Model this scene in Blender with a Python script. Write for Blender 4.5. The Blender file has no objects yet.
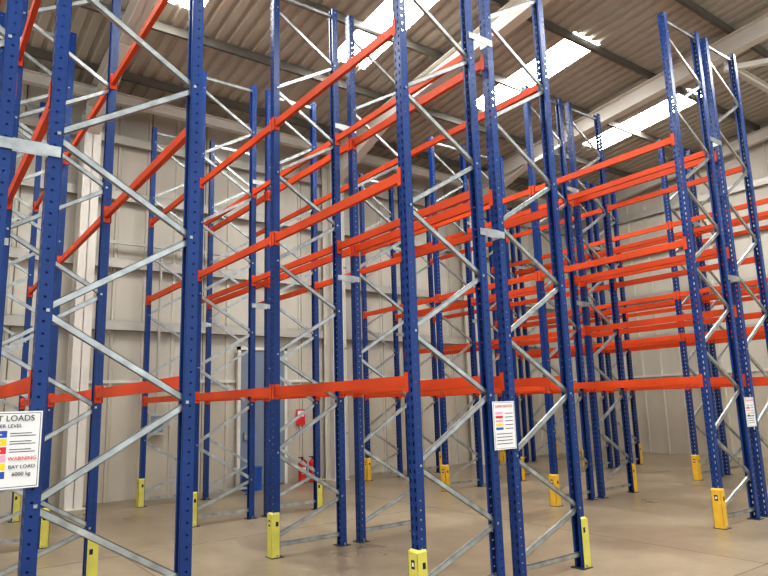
import bpy, math
from mathutils import Matrix, Vector

scene = bpy.context.scene
scene.view_settings.view_transform = 'Standard'
try:
    scene.view_settings.look = 'Medium High Contrast'
except Exception:
    pass

# ------------------------------------------------------------------ helpers
def srgb(r, g, b):
    def f(c):
        c /= 255.0
        return c / 12.92 if c <= 0.04045 else ((c + 0.055) / 1.055) ** 2.4
    return (f(r), f(g), f(b), 1.0)

def mat(name, col, rough=0.5, metal=0.0, vary=0.0, scale=3.0, emit=None, estr=0.0, spec=0.5, stretch=None):
    m = bpy.data.materials.new(name)
    m.use_nodes = True
    nt = m.node_tree
    b = nt.nodes['Principled BSDF']
    b.inputs['Base Color'].default_value = col
    b.inputs['Roughness'].default_value = rough
    b.inputs['Metallic'].default_value = metal
    b.inputs['Specular IOR Level'].default_value = spec
    tc = nt.nodes.new('ShaderNodeTexCoord')
    src = tc.outputs['Object']
    if stretch:
        mp = nt.nodes.new('ShaderNodeMapping')
        mp.inputs['Scale'].default_value = stretch
        nt.links.new(src, mp.inputs['Vector'])
        src = mp.outputs['Vector']
    if vary > 0:
        n = nt.nodes.new('ShaderNodeTexNoise')
        n.inputs['Scale'].default_value = scale
        n.inputs['Detail'].default_value = 5
        nt.links.new(src, n.inputs['Vector'])
        r = nt.nodes.new('ShaderNodeValToRGB')
        r.color_ramp.elements[0].position = 0.3
        r.color_ramp.elements[1].position = 0.7
        r.color_ramp.elements[0].color = tuple([c * (1 - vary) for c in col[:3]] + [1])
        r.color_ramp.elements[1].color = tuple([min(1, c * (1 + vary)) for c in col[:3]] + [1])
        nt.links.new(n.outputs['Fac'], r.inputs['Fac'])
        nt.links.new(r.outputs['Color'], b.inputs['Base Color'])
    if emit:
        b.inputs['Emission Color'].default_value = emit
        b.inputs['Emission Strength'].default_value = estr
    return m

M_BLUE = mat('upright_blue_paint', srgb(20, 54, 112), 0.32, 0, 0.14, 2.0, spec=0.4)
M_ORANGE = mat('beam_orange_paint', srgb(198, 74, 34), 0.5, 0, 0.16, 1.5, spec=0.3)
M_GALV = mat('galvanised_steel', srgb(170, 175, 174), 0.32, 0.75, 0.28, 9.0)
M_GALVD = mat('purlin_steel', srgb(104, 100, 92), 0.5, 0.2, 0.1, 4.0)
M_YEL = mat('guard_yellow', srgb(200, 193, 92), 0.5, 0, 0.1, 6)
M_YELO = mat('guard_amber', srgb(220, 176, 54), 0.5, 0, 0.1, 6)
M_WHITE = mat('structural_white_paint', srgb(212, 208, 198), 0.5, 0, 0.05, 2)
M_RAIL = mat('galvanised_wall_rail', srgb(186, 183, 174), 0.45, 0.2, 0.08, 3)
M_WALL = mat('wall_cladding', srgb(194, 189, 176), 0.6, 0, 0.09, 1.2, stretch=(1, 1, 0.25))
M_WALLLOW = mat('wall_lower_panel', srgb(188, 180, 164), 0.65, 0, 0.09, 1.5, stretch=(1, 1, 0.3))
M_ROOF = mat('roof_sheet', srgb(178, 173, 160), 0.55, 0.0, 0.06, 1.2)
M_SKY = mat('rooflight_grp_and_fill', srgb(240, 240, 235), 0.4, emit=(1.0, 0.995, 0.98, 1), estr=27.0)
M_SIGN = mat('sign_white', srgb(226, 227, 226), 0.4)
M_BLACK = mat('sign_black', srgb(25, 25, 28), 0.5)
M_SEAM = mat('panel_seam', srgb(116, 110, 98), 0.7)
M_RED = mat('sign_red', srgb(205, 40, 40), 0.5)
M_SBLUE = mat('sign_blue', srgb(40, 80, 170), 0.5)
M_SYEL = mat('sign_yellow', srgb(235, 200, 40), 0.5)
M_PINK = mat('sign_pink', srgb(226, 160, 190), 0.5)
M_DOOR = mat('door_bluegrey', srgb(122, 134, 150), 0.5, 0, 0.04, 2)
M_DARK = mat('dark_steel', srgb(50, 50, 52), 0.5)
M_JOINT = mat('joint_sealant', srgb(98, 88, 74), 0.8)
M_DRUM = mat('drum_blue', srgb(30, 80, 160), 0.4)

# concrete floor
M_FLOOR = bpy.data.materials.new('concrete_floor'); M_FLOOR.use_nodes = True
nt = M_FLOOR.node_tree; b = nt.nodes['Principled BSDF']
tc = nt.nodes.new('ShaderNodeTexCoord')
n1 = nt.nodes.new('ShaderNodeTexNoise'); n1.inputs['Scale'].default_value = 0.55; n1.inputs['Detail'].default_value = 9; n1.inputs['Roughness'].default_value = 0.62
n2 = nt.nodes.new('ShaderNodeTexNoise'); n2.inputs['Scale'].default_value = 6; n2.inputs['Detail'].default_value = 10; n2.inputs['Roughness'].default_value = 0.7
nt.links.new(tc.outputs['Object'], n1.inputs['Vector']); nt.links.new(tc.outputs['Object'], n2.inputs['Vector'])
r1 = nt.nodes.new('ShaderNodeValToRGB')
r1.color_ramp.elements[0].position = 0.32; r1.color_ramp.elements[0].color = srgb(124, 110, 90)
r1.color_ramp.elements[1].position = 0.68; r1.color_ramp.elements[1].color = srgb(160, 147, 124)
nt.links.new(n1.outputs['Fac'], r1.inputs['Fac'])
mx = nt.nodes.new('ShaderNodeMixRGB'); mx.blend_type = 'MULTIPLY'; mx.inputs['Fac'].default_value = 0.4
r2 = nt.nodes.new('ShaderNodeValToRGB')
r2.color_ramp.elements[0].position = 0.30; r2.color_ramp.elements[0].color = (0.62, 0.60, 0.57, 1)
r2.color_ramp.elements[1].position = 0.65; r2.color_ramp.elements[1].color = (1, 1, 1, 1)
nt.links.new(n2.outputs['Fac'], r2.inputs['Fac'])
nt.links.new(r1.outputs['Color'], mx.inputs['Color1']); nt.links.new(r2.outputs['Color'], mx.inputs['Color2'])
nt.links.new(mx.outputs['Color'], b.inputs['Base Color'])
rr = nt.nodes.new('ShaderNodeMapRange'); rr.inputs['From Min'].default_value = 0.3; rr.inputs['From Max'].default_value = 0.7
rr.inputs['To Min'].default_value = 0.26; rr.inputs['To Max'].default_value = 0.42
nt.links.new(n1.outputs['Fac'], rr.inputs['Value']); nt.links.new(rr.outputs['Result'], b.inputs['Roughness'])

class MB:
    def __init__(s):
        s.v = []; s.f = []; s.m = []; s.mats = []
    def mi(s, m):
        if m not in s.mats: s.mats.append(m)
        return s.mats.index(m)
    def quad(s, pts, m):
        i = len(s.v); s.v += [tuple(p) for p in pts]; s.f.append(tuple(range(i, i + len(pts)))); s.m.append(s.mi(m))
    def obox(s, c, ax, ay, az, m):
        c = Vector(c); i = len(s.v)
        for k in range(8):
            p = c + (ax if k & 1 else -ax) + (ay if k & 2 else -ay) + (az if k & 4 else -az)
            s.v.append(tuple(p))
        for q in ((0, 2, 3, 1), (4, 5, 7, 6), (0, 1, 5, 4), (2, 6, 7, 3), (0, 4, 6, 2), (1, 3, 7, 5)):
            s.f.append(tuple(i + a for a in q)); s.m.append(s.mi(m))
    def box(s, x0, x1, y0, y1, z0, z1, m):
        s.obox(((x0 + x1) / 2, (y0 + y1) / 2, (z0 + z1) / 2), Vector(((x1 - x0) / 2, 0, 0)), Vector((0, (y1 - y0) / 2, 0)), Vector((0, 0, (z1 - z0) / 2)), m)
    def bar(s, p0, p1, w, d, nrm, m):
        p0 = Vector(p0); p1 = Vector(p1); a = (p1 - p0); n = Vector(nrm).normalized()
        t = a.normalized().cross(n).normalized()
        s.obox((p0 + p1) / 2, a / 2, t * w / 2, n * d / 2, m)
    def channel(s, p0, p1, w, d, nrm, m, th=0.004):
        p0 = Vector(p0); p1 = Vector(p1); a = (p1 - p0); n = Vector(nrm).normalized()
        t = a.normalized().cross(n).normalized(); c = (p0 + p1) / 2
        s.obox(c - n * (d / 2 - th / 2), a / 2, t * w / 2, n * th / 2, m)
        s.obox(c + t * (w / 2 - th / 2), a / 2, t * th / 2, n * d / 2, m)
        s.obox(c - t * (w / 2 - th / 2), a / 2, t * th / 2, n * d / 2, m)
    def ibeam(s, p0, p1, depth, width, dirn, m, tf=0.018, tw=0.012):
        p0 = Vector(p0); p1 = Vector(p1); a = (p1 - p0)
        n = Vector(dirn); n = (n - a * (n.dot(a) / a.dot(a))).normalized()
        t = a.normalized().cross(n).normalized(); c = (p0 + p1) / 2
        s.obox(c, a / 2, t * tw / 2, n * (depth / 2), m)
        s.obox(c + n * (depth / 2 - tf / 2), a / 2, t * width / 2, n * tf / 2, m)
        s.obox(c - n * (depth / 2 - tf / 2), a / 2, t * width / 2, n * tf / 2, m)
    def cyl(s, c, r, h, m, seg=20, r2=None):
        if r2 is None: r2 = r
        i = len(s.v); mi = s.mi(m)
        for z, rad in ((0, r), (h, r2)):
            for k in range(seg):
                a = 2 * math.pi * k / seg
                s.v.append((c[0] + rad * math.cos(a), c[1] + rad * math.sin(a), c[2] + z))
        for k in range(seg):
            k2 = (k + 1) % seg
            s.f.append((i + k, i + k2, i + seg + k2, i + seg + k)); s.m.append(mi)
        s.f.append(tuple(i + k for k in reversed(range(seg)))); s.m.append(mi)
        s.f.append(tuple(i + seg + k for k in range(seg))); s.m.append(mi)
    def mesh(s, name):
        me = bpy.data.meshes.new(name)
        me.from_pydata(s.v, [], s.f)
        for m in s.mats: me.materials.append(m)
        me.polygons.foreach_set('material_index', s.m)
        me.update()
        return me
    def obj(s, name, parent=None, loc=(0, 0, 0)):
        return link(name, s.mesh(name), parent, loc)

def link(name, me, parent=None, loc=(0, 0, 0)):
    o = bpy.data.objects.new(name, me)
    bpy.context.collection.objects.link(o)
    o.location = loc
    if parent: o.parent = parent
    return o

def empty(name, loc=(0, 0, 0)):
    e = bpy.data.objects.new(name, None)
    e.empty_display_size = 0.3
    bpy.context.collection.objects.link(e)
    e.location = loc
    return e

# ------------------------------------------------------------------ dimensions
L = 2.60; F = 0.90; H = 7.15
PL = [4.34 + L * k for k in range(4)]
WY = 13.3; WX = 18.0; EAVE = 8.1; SL = 0.1
def roofz(y): return EAVE + SL * (WY - y)

# ------------------------------------------------------------------ rack upright frame (shared mesh)
def post(mb, x, out):
    xo = x + out * 0.04; xi = x - out * 0.04
    pitch = 0.075; n = int(H / pitch)
    ys = [-0.048, -0.035, -0.020, 0.020, 0.035, 0.048]
    for k in range(n + 1):
        z0 = k * pitch; z1 = min(H, z0 + 0.040); z2 = min(H, z0 + pitch)
        if z1 > z0:
            for j in range(5):
                mb.quad([(xo, ys[j], z0), (xo, ys[j + 1], z0), (xo, ys[j + 1], z1), (xo, ys[j], z1)], M_BLUE)
        if z2 > z1:
            for j in (0, 2, 4):
                mb.quad([(xo, ys[j], z1), (xo, ys[j + 1], z1), (xo, ys[j + 1], z2), (xo, ys[j], z2)], M_BLUE)
        xs = [xo, x + out * 0.012, x - out * 0.002, xi]
        zm = z1 + 0.012
        for sy in (-0.048, 0.048):
            if z1 > z0:
                for j in range(3):
                    mb.quad([(xs[j], sy, z0), (xs[j + 1], sy, z0), (xs[j + 1], sy, z1), (xs[j], sy, z1)], M_BLUE)
            if z2 > z1:
                for j in (0, 2):
                    mb.quad([(xs[j], sy, z1), (xs[j + 1], sy, z1), (xs[j + 1], sy, z2), (xs[j], sy, z2)], M_BLUE)
                mb.quad([(xs[1], sy, zm), (xs[2], sy, zm), (xs[2], sy, z2), (xs[1], sy, z2)], M_BLUE)
    for sy in (-1, 1):
        mb.box(xi - 0.0015, xi + 0.0015, min(sy * 0.048, sy * 0.026), max(sy * 0.048, sy * 0.026), 0, H, M_BLUE)
        mb.box(min(xi, xi + out * 0.014), max(xi, xi + out * 0.014), sy * 0.026 - 0.001, sy * 0.026 + 0.001, 0, H, M_BLUE)
    mb.box(x - 0.075, x + 0.075, -0.08, 0.08, 0.0, 0.008, M_DARK)
    for sy in (-0.068, 0.068):
        mb.cyl((x, sy, 0.008), 0.009, 0.03, M_GALV, 8)

fb = MB()
post(fb, 0.0, -1); post(fb, F, 1)
xa, xb = 0.015, F - 0.015
fb.channel((xa, 0, 0.13), (xb, 0, 0.13), 0.045, 0.03, (0, 1, 0), M_GALV)
fb.channel((xa, 0, H - 0.10), (xb, 0, H - 0.10), 0.045, 0.03, (0, 1, 0), M_GALV)
z = 0.20; zn = 0.58; side = 0
while zn < H - 0.12:
    pa = (xa if side == 0 else xb, 0, z + 0.02); pb = (xb if side == 0 else xa, 0, zn - 0.02)
    fb.channel((pa[0], 0, pa[2]), (pb[0], 0, pb[2]), 0.044, 0.03, (0, 1, 0), M_GALV)
    fb.box(pb[0] - 0.01, pb[0] + 0.01, -0.052, 0.052, zn - 0.01, zn + 0.01, M_GALV)
    z = zn; zn += 0.57; side = 1 - side
FRAME = fb.mesh('upright_frame')

GH = 0.47
def guard_mesh(m):
    g = MB()
    a = 0.070; c = 0.063
    g.box(-a, -a + 0.006, -c, c, 0.0, GH, m)
    g.box(-a, 0.03, -c, -c + 0.006, 0.0, GH, m)
    g.box(-a, 0.03, c - 0.006, c, 0.0, GH, m)
    t = GH + 0.02
    g.quad([(-a, -c, GH), (-0.045, -0.05, t), (-0.045, 0.05, t), (-a, c, GH)], m)
    g.quad([(-a, -c, GH), (0.03, -c, GH), (0.03, -0.05, t), (-0.045, -0.05, t)], m)
    g.quad([(-a, c, GH), (0.03, c, GH), (0.03, 0.05, t), (-0.045, 0.05, t)], m)
    g.box(-a - 0.0008, -a - 0.0003, -0.022, 0.022, 0.34, 0.41, M_BLACK)
    g.box(-a - 0.0012, -a - 0.0008, -0.012, 0.012, 0.36, 0.39, M_SIGN)
    g.box(-0.02, 0.012, -c - 0.0008, -c - 0.0003, 0.34, 0.39, M_BLACK)
    g.box(-0.02, 0.012, c + 0.0003, c + 0.0008, 0.34, 0.39, M_BLACK)
    return g.mesh('post_guard')
GY = guard_mesh(M_YEL); GO = guard_mesh(M_YELO)

def make_rack(x0, guard_side, gm, levels):
    e = empty('pallet_rack', (x0, PL[0], 0))
    for k, y in enumerate(PL):
        link('upright_frame', FRAME, e, (0, y - PL[0], 0))
        g = link('post_guard', gm, e, (0 if guard_side < 0 else F, y - PL[0], 0))
        if guard_side > 0: g.rotation_euler = (0, 0, math.pi)
    bb = MB()
    for k in range(3):
        ya = k * L + 0.052; yb = (k + 1) * L - 0.052
        for lv in levels:
            for x, s in ((0.0, -1), (F, 1)):
                bb.box(x - 0.022, x + 0.022, ya, yb, lv - 0.05, lv + 0.022, M_ORANGE)
                bb.box(min(x, x + s * 0.022), max(x, x + s * 0.022), ya, yb, lv + 0.022, lv + 0.045, M_ORANGE)
                for yy, d in ((ya, 1), (yb, -1)):
                    bb.box(x - 0.034, x + 0.034, min(yy, yy + d * 0.006), max(yy, yy + d * 0.006), lv - 0.10, lv + 0.075, M_ORANGE)
                    xo = x + s * 0.043
                    bb.box(min(xo, xo + s * 0.004), max(xo, xo + s * 0.004), min(yy - d * 0.045, yy + d * 0.006), max(yy - d * 0.045, yy + d * 0.006), lv - 0.10, lv + 0.075, M_ORANGE)
    bb.obj('load_beams', e)
    return e

GAP = 0.28
def spacers(e, xoff):
    s = MB()
    for y in PL:
        for zz in (3.30, 5.40):
            yy = y - PL[0]
            s.box(xoff + 0.042, xoff + GAP - 0.042, yy - 0.055, yy - 0.051, zz - 0.045, zz + 0.045, M_GALV)
            s.box(xoff - 0.03, xoff + GAP + 0.03, yy - 0.057, yy - 0.0545, zz - 0.035, zz + 0.035, M_GALV)
            s.box(xoff + 0.042, xoff + GAP - 0.042, yy - 0.055, yy + 0.0, zz + 0.042, zz + 0.045, M_GALV)
            s.box(xoff + 0.042, xoff + 0.046, yy - 0.05, yy + 0.05, zz - 0.045, zz + 0.045, M_GALV)
            s.box(xoff + GAP - 0.046, xoff + GAP - 0.042, yy - 0.05, yy + 0.05, zz - 0.045, zz + 0.045, M_GALV)
    s.obj('row_spacers', e)

LV = [1.86, 3.72, 5.22]
LR = [1.86, 2.85, 3.72, 5.22]
pairs = [(-0.55, GY, LV, LV), (3.50, GY, LV, LV), (8.42, GO, LV, LR), (12.75, GO, LR, LR)]
for xs, gm, la, lb in pairs:
    r1_ = make_rack(xs, -1, gm, la)
    spacers(r1_, F)
    make_rack(xs + F + GAP, 1, gm, lb)

# ------------------------------------------------------------------ floor
fl = MB(); fl.box(-9, WX + 0.3, -10, WY + 0.3, -0.2, 0.0, M_FLOOR)
fl.obj('floor')
fj = MB()
for yy in (-2.0, 3.2, 8.3):
    fj.box(-9, WX, yy - 0.005, yy + 0.005, 0.0, 0.001, M_JOINT)
for xx in (2.2, 7.0, 12.0):
    fj.box(xx - 0.005, xx + 0.005, -10, WY, 0.0, 0.001, M_JOINT)
fj.obj('trim_floor_joints')

# ------------------------------------------------------------------ walls
def sheet_profile(a0, a1, pitch, top, depth):
    pts = []; a = a0
    sl = depth * 0.6
    while a < a1:
        for da, d in ((0, 0), (pitch - top - 2 * sl, 0), (pitch - top - sl, depth), (pitch - sl, depth)):
            if a + da <= a1: pts.append((a + da, d))
        a += pitch
    pts.append((a1, 0))
    return pts

w = MB()
for z0, z1, m, off in ((0, 2.25, M_WALLLOW, 0.0), (2.25, EAVE + 0.1, M_WALL, 0.03)):
    p = sheet_profile(-7, WX, 0.6, 0.05, 0.03)
    for i in range(len(p) - 1):
        (a, d), (c, e) = p[i], p[i + 1]
        w.quad([(a, WY + off - d, z0), (c, WY + off - e, z0), (c, WY + off - e, z1), (a, WY + off - d, z1)], m)
w.box(-7, WX, WY - 0.04, WY + 0.05, 2.22, 2.28, M_WHITE)
x = -7 + 1.2
while x < WX:
    w.box(x - 0.014, x + 0.014, WY - 0.006, WY + 0.02, 0, 2.2, M_SEAM)
    w.box(x - 0.014, x + 0.014, WY + 0.022, WY + 0.05, 2.3, EAVE, M_SEAM)
    x += 1.2
w.box(-7, WX, WY + 0.06, WY + 0.12, 0, EAVE + 0.2, M_WALL)
w.obj('wall_back')

w = MB()
p = sheet_profile(-8, WY, 0.6, 0.05, 0.03)
for z0, m in ((0, M_WALLLOW), (2.25, M_WALL)):
    for i in range(len(p) - 1):
        (a, d), (c, e) = p[i], p[i + 1]
        za = 2.25 if z0 == 0 else roofz(a) + 0.05
        zc = 2.25 if z0 == 0 else roofz(c) + 0.05
        w.quad([(WX - d, a, z0), (WX - e, c, z0), (WX - e, c, zc), (WX - d, a, za)], m)
w.box(WX - 0.04, WX, -8, WY, 2.22, 2.28, M_WHITE)
w.box(WX + 0.01, WX + 0.08, -8, WY, 0, EAVE, M_WALL)
w.obj('wall_right')

g = MB()
for zz in (3.35, 4.6, 6.0, 7.2):
    g.channel((-7, WY - 0.10, zz), (WX, WY - 0.10, zz), 0.20, 0.08, (0, 1, 0), M_RAIL, 0.006)
    for xx in (-3, 2.5, 8.05, 12.7):
        g.box(xx - 0.08, xx + 0.08, WY - 0.148, WY - 0.141, zz - 0.12, zz + 0.12, M_WHITE)
g.obj('trim_wall_rails_back')
g = MB()
for zz in (3.35, 4.6, 6.0, 7.2):
    g.channel((WX - 0.09, -8, zz), (WX - 0.09, WY - 0.2, zz), 0.20, 0.05, (1, 0, 0), M_RAIL, 0.006)
g.obj('trim_wall_rails_right')

# ------------------------------------------------------------------ portal frames
COLX = [-3.0, 2.5, 8.05, 12.7]
for cx in COLX:
    s = MB()
    cy = WY - 0.40
    s.ibeam((cx, cy, 0), (cx, cy, EAVE - 0.15), 0.42, 0.30, (0, 1, 0), M_WHITE)
    s.box(cx - 0.20, cx + 0.20, cy - 0.26, cy + 0.22, 0, 0.02, M_WHITE)
    ya, yb = WY - 0.2, -8
    za, zb = roofz(ya) - 0.40, roofz(yb) - 0.40
    s.ibeam((cx, ya, za), (cx, yb, zb), 0.38, 0.22, (0, 0, 1), M_WHITE)
    hy0, hy1 = cy - 0.2, cy - 2.4
    s.quad([(cx, hy0, roofz(hy0) - 1.15), (cx, hy1, roofz(hy1) - 0.6), (cx, hy0, roofz(hy0) - 0.6)], M_WHITE)
    s.bar((cx, hy0, roofz(hy0) - 1.15), (cx, hy1, roofz(hy1) - 0.6), 0.22, 0.016, (0, 0.3, 1), M_WHITE)
    s.obj('portal_frame')
s = MB()
s.ibeam((-7, WY - 0.75, 7.78), (WX - 0.4, WY - 0.75, 7.78), 0.22, 0.14, (0, 0, 1), M_WHITE)
s.obj('eaves_beam')
s = MB()
for yy in (9.0, 4.5, 0.0):
    s.ibeam((WX - 0.30, yy, 0), (WX - 0.30, yy, roofz(yy) - 0.3), 0.3, 0.16, (1, 0, 0), M_WHITE)
s.ibeam((WX - 0.30, WY - 0.25, roofz(WY) - 0.35), (WX - 0.30, -8, roofz(-8) - 0.35), 0.3, 0.16, (0, 0, 1), M_WHITE)
s.obj('gable_posts')
s = MB()
def rp(x, y, d=0.7): return (x, y, roofz(y) - d)
for a, c in (((12.9, 5.5), (WX - 0.5, 0.5)), ((12.9, 0.5), (WX - 0.5, 5.5))):
    s.bar(rp(*a), rp(*c), 0.11, 0.11, (0, 0, 1), M_WHITE)
s.ibeam(rp(12.9, 5.5, 0.55), rp(WX - 0.5, 5.5, 0.55), 0.14, 0.1, (0, 0, 1), M_WHITE)
s.obj('roof_wind_bracing')

# ------------------------------------------------------------------ roof
SKX = [3.15, 6.60, 10.38, 14.6]; SW = 0.82
def roof_sheet(mb, x0, x1, y0, y1, m, off=0.0):
    p = sheet_profile(x0, x1, 0.25, 0.07, 0.045)
    for i in range(len(p) - 1):
        (a, d), (c, e) = p[i], p[i + 1]
        mb.quad([(a, y0, roofz(y0) + d + off), (c, y0, roofz(y0) + e + off), (c, y1, roofz(y1) + e + off), (a, y1, roofz(y1) + d + off)], m)
rf = MB(); sk = MB()
SY = [(6.9, 9.9), (-1.0, 3.6)]  # second span: unseen glowing strips over the camera, added to brighten the interior
xprev = -9.0
for sx in [-4.7, -0.85] + SKX:
    roof_sheet(rf, xprev, sx - SW / 2, -8, WY + 0.1, M_ROOF)
    a, c = sx - SW / 2, sx + SW / 2
    roof_sheet(rf, a, c, SY[0][1], WY + 0.1, M_ROOF)
    roof_sheet(rf, a, c, 3.6, SY[0][0], M_ROOF)
    roof_sheet(rf, a, c, -8, -1.0, M_ROOF)
    for y0, y1 in SY: roof_sheet(sk, a, c, y0, y1, M_SKY)
    xprev = c
roof_sheet(rf, xprev, WX + 0.1, -8, WY + 0.1, M_ROOF)
rf.obj('ceiling')
sk.obj('window_rooflights_and_fill')
pu = MB()
yy = 12.2
while yy > -7.5:
    pu.channel((-8.5, yy, roofz(yy) - 0.10), (WX - 0.1, yy, roofz(yy) - 0.10), 0.16, 0.06, (0, 1, 0), M_GALVD, 0.006)
    yy -= 1.75
pu.obj('roof_purlins')

# ------------------------------------------------------------------ door, drum, pipes
d = MB()
dx = 6.35; dy = WY - 0.02
d.box(dx - 0.6, dx - 0.53, dy - 0.12, dy - 0.04, 0, 3.0, M_WHITE)
d.box(dx + 0.53, dx + 0.6, dy - 0.12, dy - 0.04, 0, 3.0, M_WHITE)
d.box(dx - 0.6, dx + 0.6, dy - 0.12, dy - 0.04, 2.93, 3.0, M_WHITE)
d.box(dx - 0.53, dx + 0.53, dy - 0.09, dy - 0.045, 0.02, 2.93, M_DOOR)
d.box(dx - 0.45, dx - 0.35, dy - 0.15, dy - 0.09, 1.0, 1.15, M_GALV)
d.box(dx - 0.4, dx + 0.4, dy - 0.095, dy - 0.09, 0.25, 1.2, M_DOOR)
d.box(dx - 0.4, dx + 0.4, dy - 0.095, dy - 0.09, 1.5, 2.7, M_DOOR)
d.obj('door_1')
d = MB()
for z0, r, h in ((0, 0.22, 0.02), (0.02, 0.21, 0.2), (0.22, 0.217, 0.02), (0.24, 0.21, 0.2), (0.44, 0.22, 0.02), (0.46, 0.05, 0.02)):
    d.cyl((5.9, 12.75, z0), r, h, M_DRUM, 28)
d.obj('plastic_drum')
d = MB()
d.cyl((8.45, WY - 0.24, 0), 0.05, 7.4, M_WHITE, 16)
for zz in (1.0, 3.0, 5.0, 7.0): d.box(8.38, 8.52, WY - 0.30, WY - 0.18, zz, zz + 0.04, M_GALV)
d.obj('downpipe')
d = MB()
d.box(2.9, 5.5, WY - 0.20, WY - 0.15, 4.98, 5.04, M_RAIL)
d.box(4.0, 4.04, WY - 0.20, WY - 0.16, 1.5, 5.0, M_RAIL)
d.box(3.86, 4.18, WY - 0.22, WY - 0.08, 1.2, 1.62, M_RAIL)
d.box(3.90, 4.14, WY - 0.226, WY - 0.22, 1.25, 1.57, M_DOOR)
d.obj('electrical_conduit')

def extinguisher(x, y):
    e = MB()
    e.cyl((x, y, 0.0), 0.078, 0.02, M_BLACK, 20)
    e.cyl((x, y, 0.02), 0.085, 0.42, M_RED, 20)
    e.cyl((x, y, 0.44), 0.085, 0.06, M_RED, 20, 0.03)
    e.cyl((x, y, 0.50), 0.025, 0.04, M_DARK, 12)
    e.box(x - 0.09, x + 0.03, y - 0.012, y + 0.012, 0.54, 0.56, M_BLACK)
    e.bar((x, y, 0.53), (x + 0.10, y, 0.46), 0.018, 0.018, (0, 1, 0), M_BLACK)
    e.bar((x + 0.10, y, 0.47), (x + 0.11, y, 0.14), 0.018, 0.018, (0, 1, 0), M_BLACK)
    e.box(x - 0.05, x + 0.05, y - 0.088, y - 0.084, 0.2, 0.34, M_SIGN)
    e.obj('fire_extinguisher')
extinguisher(7.47, 12.95); extinguisher(7.2, 12.95)
e = MB()
e.box(7.22, 7.44, WY - 0.07, WY - 0.055, 1.25, 1.6, M_RED)
e.box(7.25, 7.41, WY - 0.074, WY - 0.07, 1.44, 1.57, M_SIGN)
e.obj('fire_point_sign')

# ------------------------------------------------------------------ signs
def text(body, size, x, z, m, e, y=-0.008):
    c = bpy.data.curves.new('txt', 'FONT'); c.body = body; c.size = size; c.align_x = 'CENTER'; c.align_y = 'CENTER'
    c.extrude = 0.0005
    o = bpy.data.objects.new('sign_text', c); bpy.context.collection.objects.link(o)
    o.rotation_euler = (math.pi / 2, 0, 0); o.location = (x, y, z); o.parent = e
    c.materials.append(m)

def load_sign(loc, w, h, big):
    e = empty('load_notice_sign', loc)
    s = MB()
    s.box(-w / 2, w / 2, -0.004, 0.004, 0, h, M_SIGN)
    s.box(-w / 2 + 0.008, w / 2 - 0.008, -0.0046, -0.004, h - 0.012, h - 0.009, M_BLACK)
    s.box(-w / 2 + 0.008, w / 2 - 0.008, -0.0046, -0.004, 0.009, 0.012, M_BLACK)
    s.box(w / 2 - 0.011, w / 2 - 0.008, -0.0046, -0.004, 0.009, h - 0.009, M_BLACK)
    s.box(-w / 2 + 0.008, -w / 2 + 0.011, -0.0046, -0.004, 0.009, h - 0.009, M_BLACK)
    if big:
        cols = [M_SBLUE, M_SYEL, M_RED, M_PINK, M_SYEL, M_SBLUE]
        for i, m in enumerate(cols):
            zc = h - 0.145 - i * 0.045
            s.box(-0.27, -0.16, -0.005, -0.004, zc, zc + 0.036, m)
            s.box(-0.14, -0.03, -0.005, -0.004, zc, zc + 0.036, cols[(i + 3) % 6])
            s.box(0.0, 0.135, -0.005, -0.004, zc, zc + 0.038, m)
            s.box(0.02, 0.11, -0.0055, -0.005, zc + 0.014, zc + 0.020, M_SIGN)
            if i < 3:
                s.box(0.15, w / 2 - 0.03, -0.005, -0.004, zc + 0.006, zc + 0.010, M_BLACK)
                s.box(0.15, w / 2 - 0.05, -0.005, -0.004, zc + 0.020, zc + 0.024, M_BLACK)
        s.obj('panel', e)
        text('RACK BAY & UNIT LOADS', 0.046, 0, h - 0.04, M_BLACK, e)
        text('MAXIMUM SAFE LOAD PER LEVEL', 0.028, 0, h - 0.082, M_BLACK, e)
        text('WARNING', 0.030, 0.218, 0.165, M_RED, e)
        text('BAY LOAD', 0.028, 0.218, 0.12, M_BLACK, e)
        text('6000 kg', 0.030, 0.218, 0.08, M_BLACK, e)
    else:
        for i in range(5):
            zc = h - 0.12 - i * 0.035
            s.box(-w / 2 + 0.03, -0.02, -0.005, -0.004, zc, zc + 0.022, [M_PINK, M_RED, M_PINK, M_SYEL, M_SBLUE][i])
            s.box(0.01, w / 2 - 0.03, -0.005, -0.004, zc + 0.006, zc + 0.012, M_BLACK)
        for i in range(4):
            s.box(-w / 2 + 0.03, w / 2 - 0.05, -0.005, -0.004, 0.05 + i * 0.03, 0.056 + i * 0.03, M_BLACK)
        s.obj('panel', e)
        text('LOAD NOTICE', 0.034, 0, h - 0.045, M_RED, e)
    return e
FY = PL[0] - 0.064
load_sign((0.34, FY, 1.26), 0.62, 0.43, True)
load_sign((4.53, FY, 1.22), 0.29, 0.44, False)
load_sign((9.42, FY, 1.21), 0.26, 0.40, False)

# ------------------------------------------------------------------ light
w = bpy.data.worlds.new('World'); scene.world = w; w.use_nodes = True
bg = w.node_tree.nodes['Background']
bg.inputs['Color'].default_value = (0.93, 0.96, 1.0, 1)
bg.inputs['Strength'].default_value = 1.35

# ------------------------------------------------------------------ camera
cam = bpy.data.cameras.new('camera'); co = bpy.data.objects.new('camera', cam)
bpy.context.collection.objects.link(co)
cam.sensor_width = 36; cam.lens = 30.0; cam.clip_end = 200
up = Vector((-0.0298, 0.9835, -0.1780)).normalized()
yc = Vector((-0.5914, -0.1609, -0.7901)); yc = (yc - up * yc.dot(up)).normalized()
xc = yc.cross(up)
R = Matrix((xc, yc, up)).to_3x3()
co.matrix_world = Matrix.Translation((0, 0, 1.67)) @ R.to_4x4()
scene.camera = co
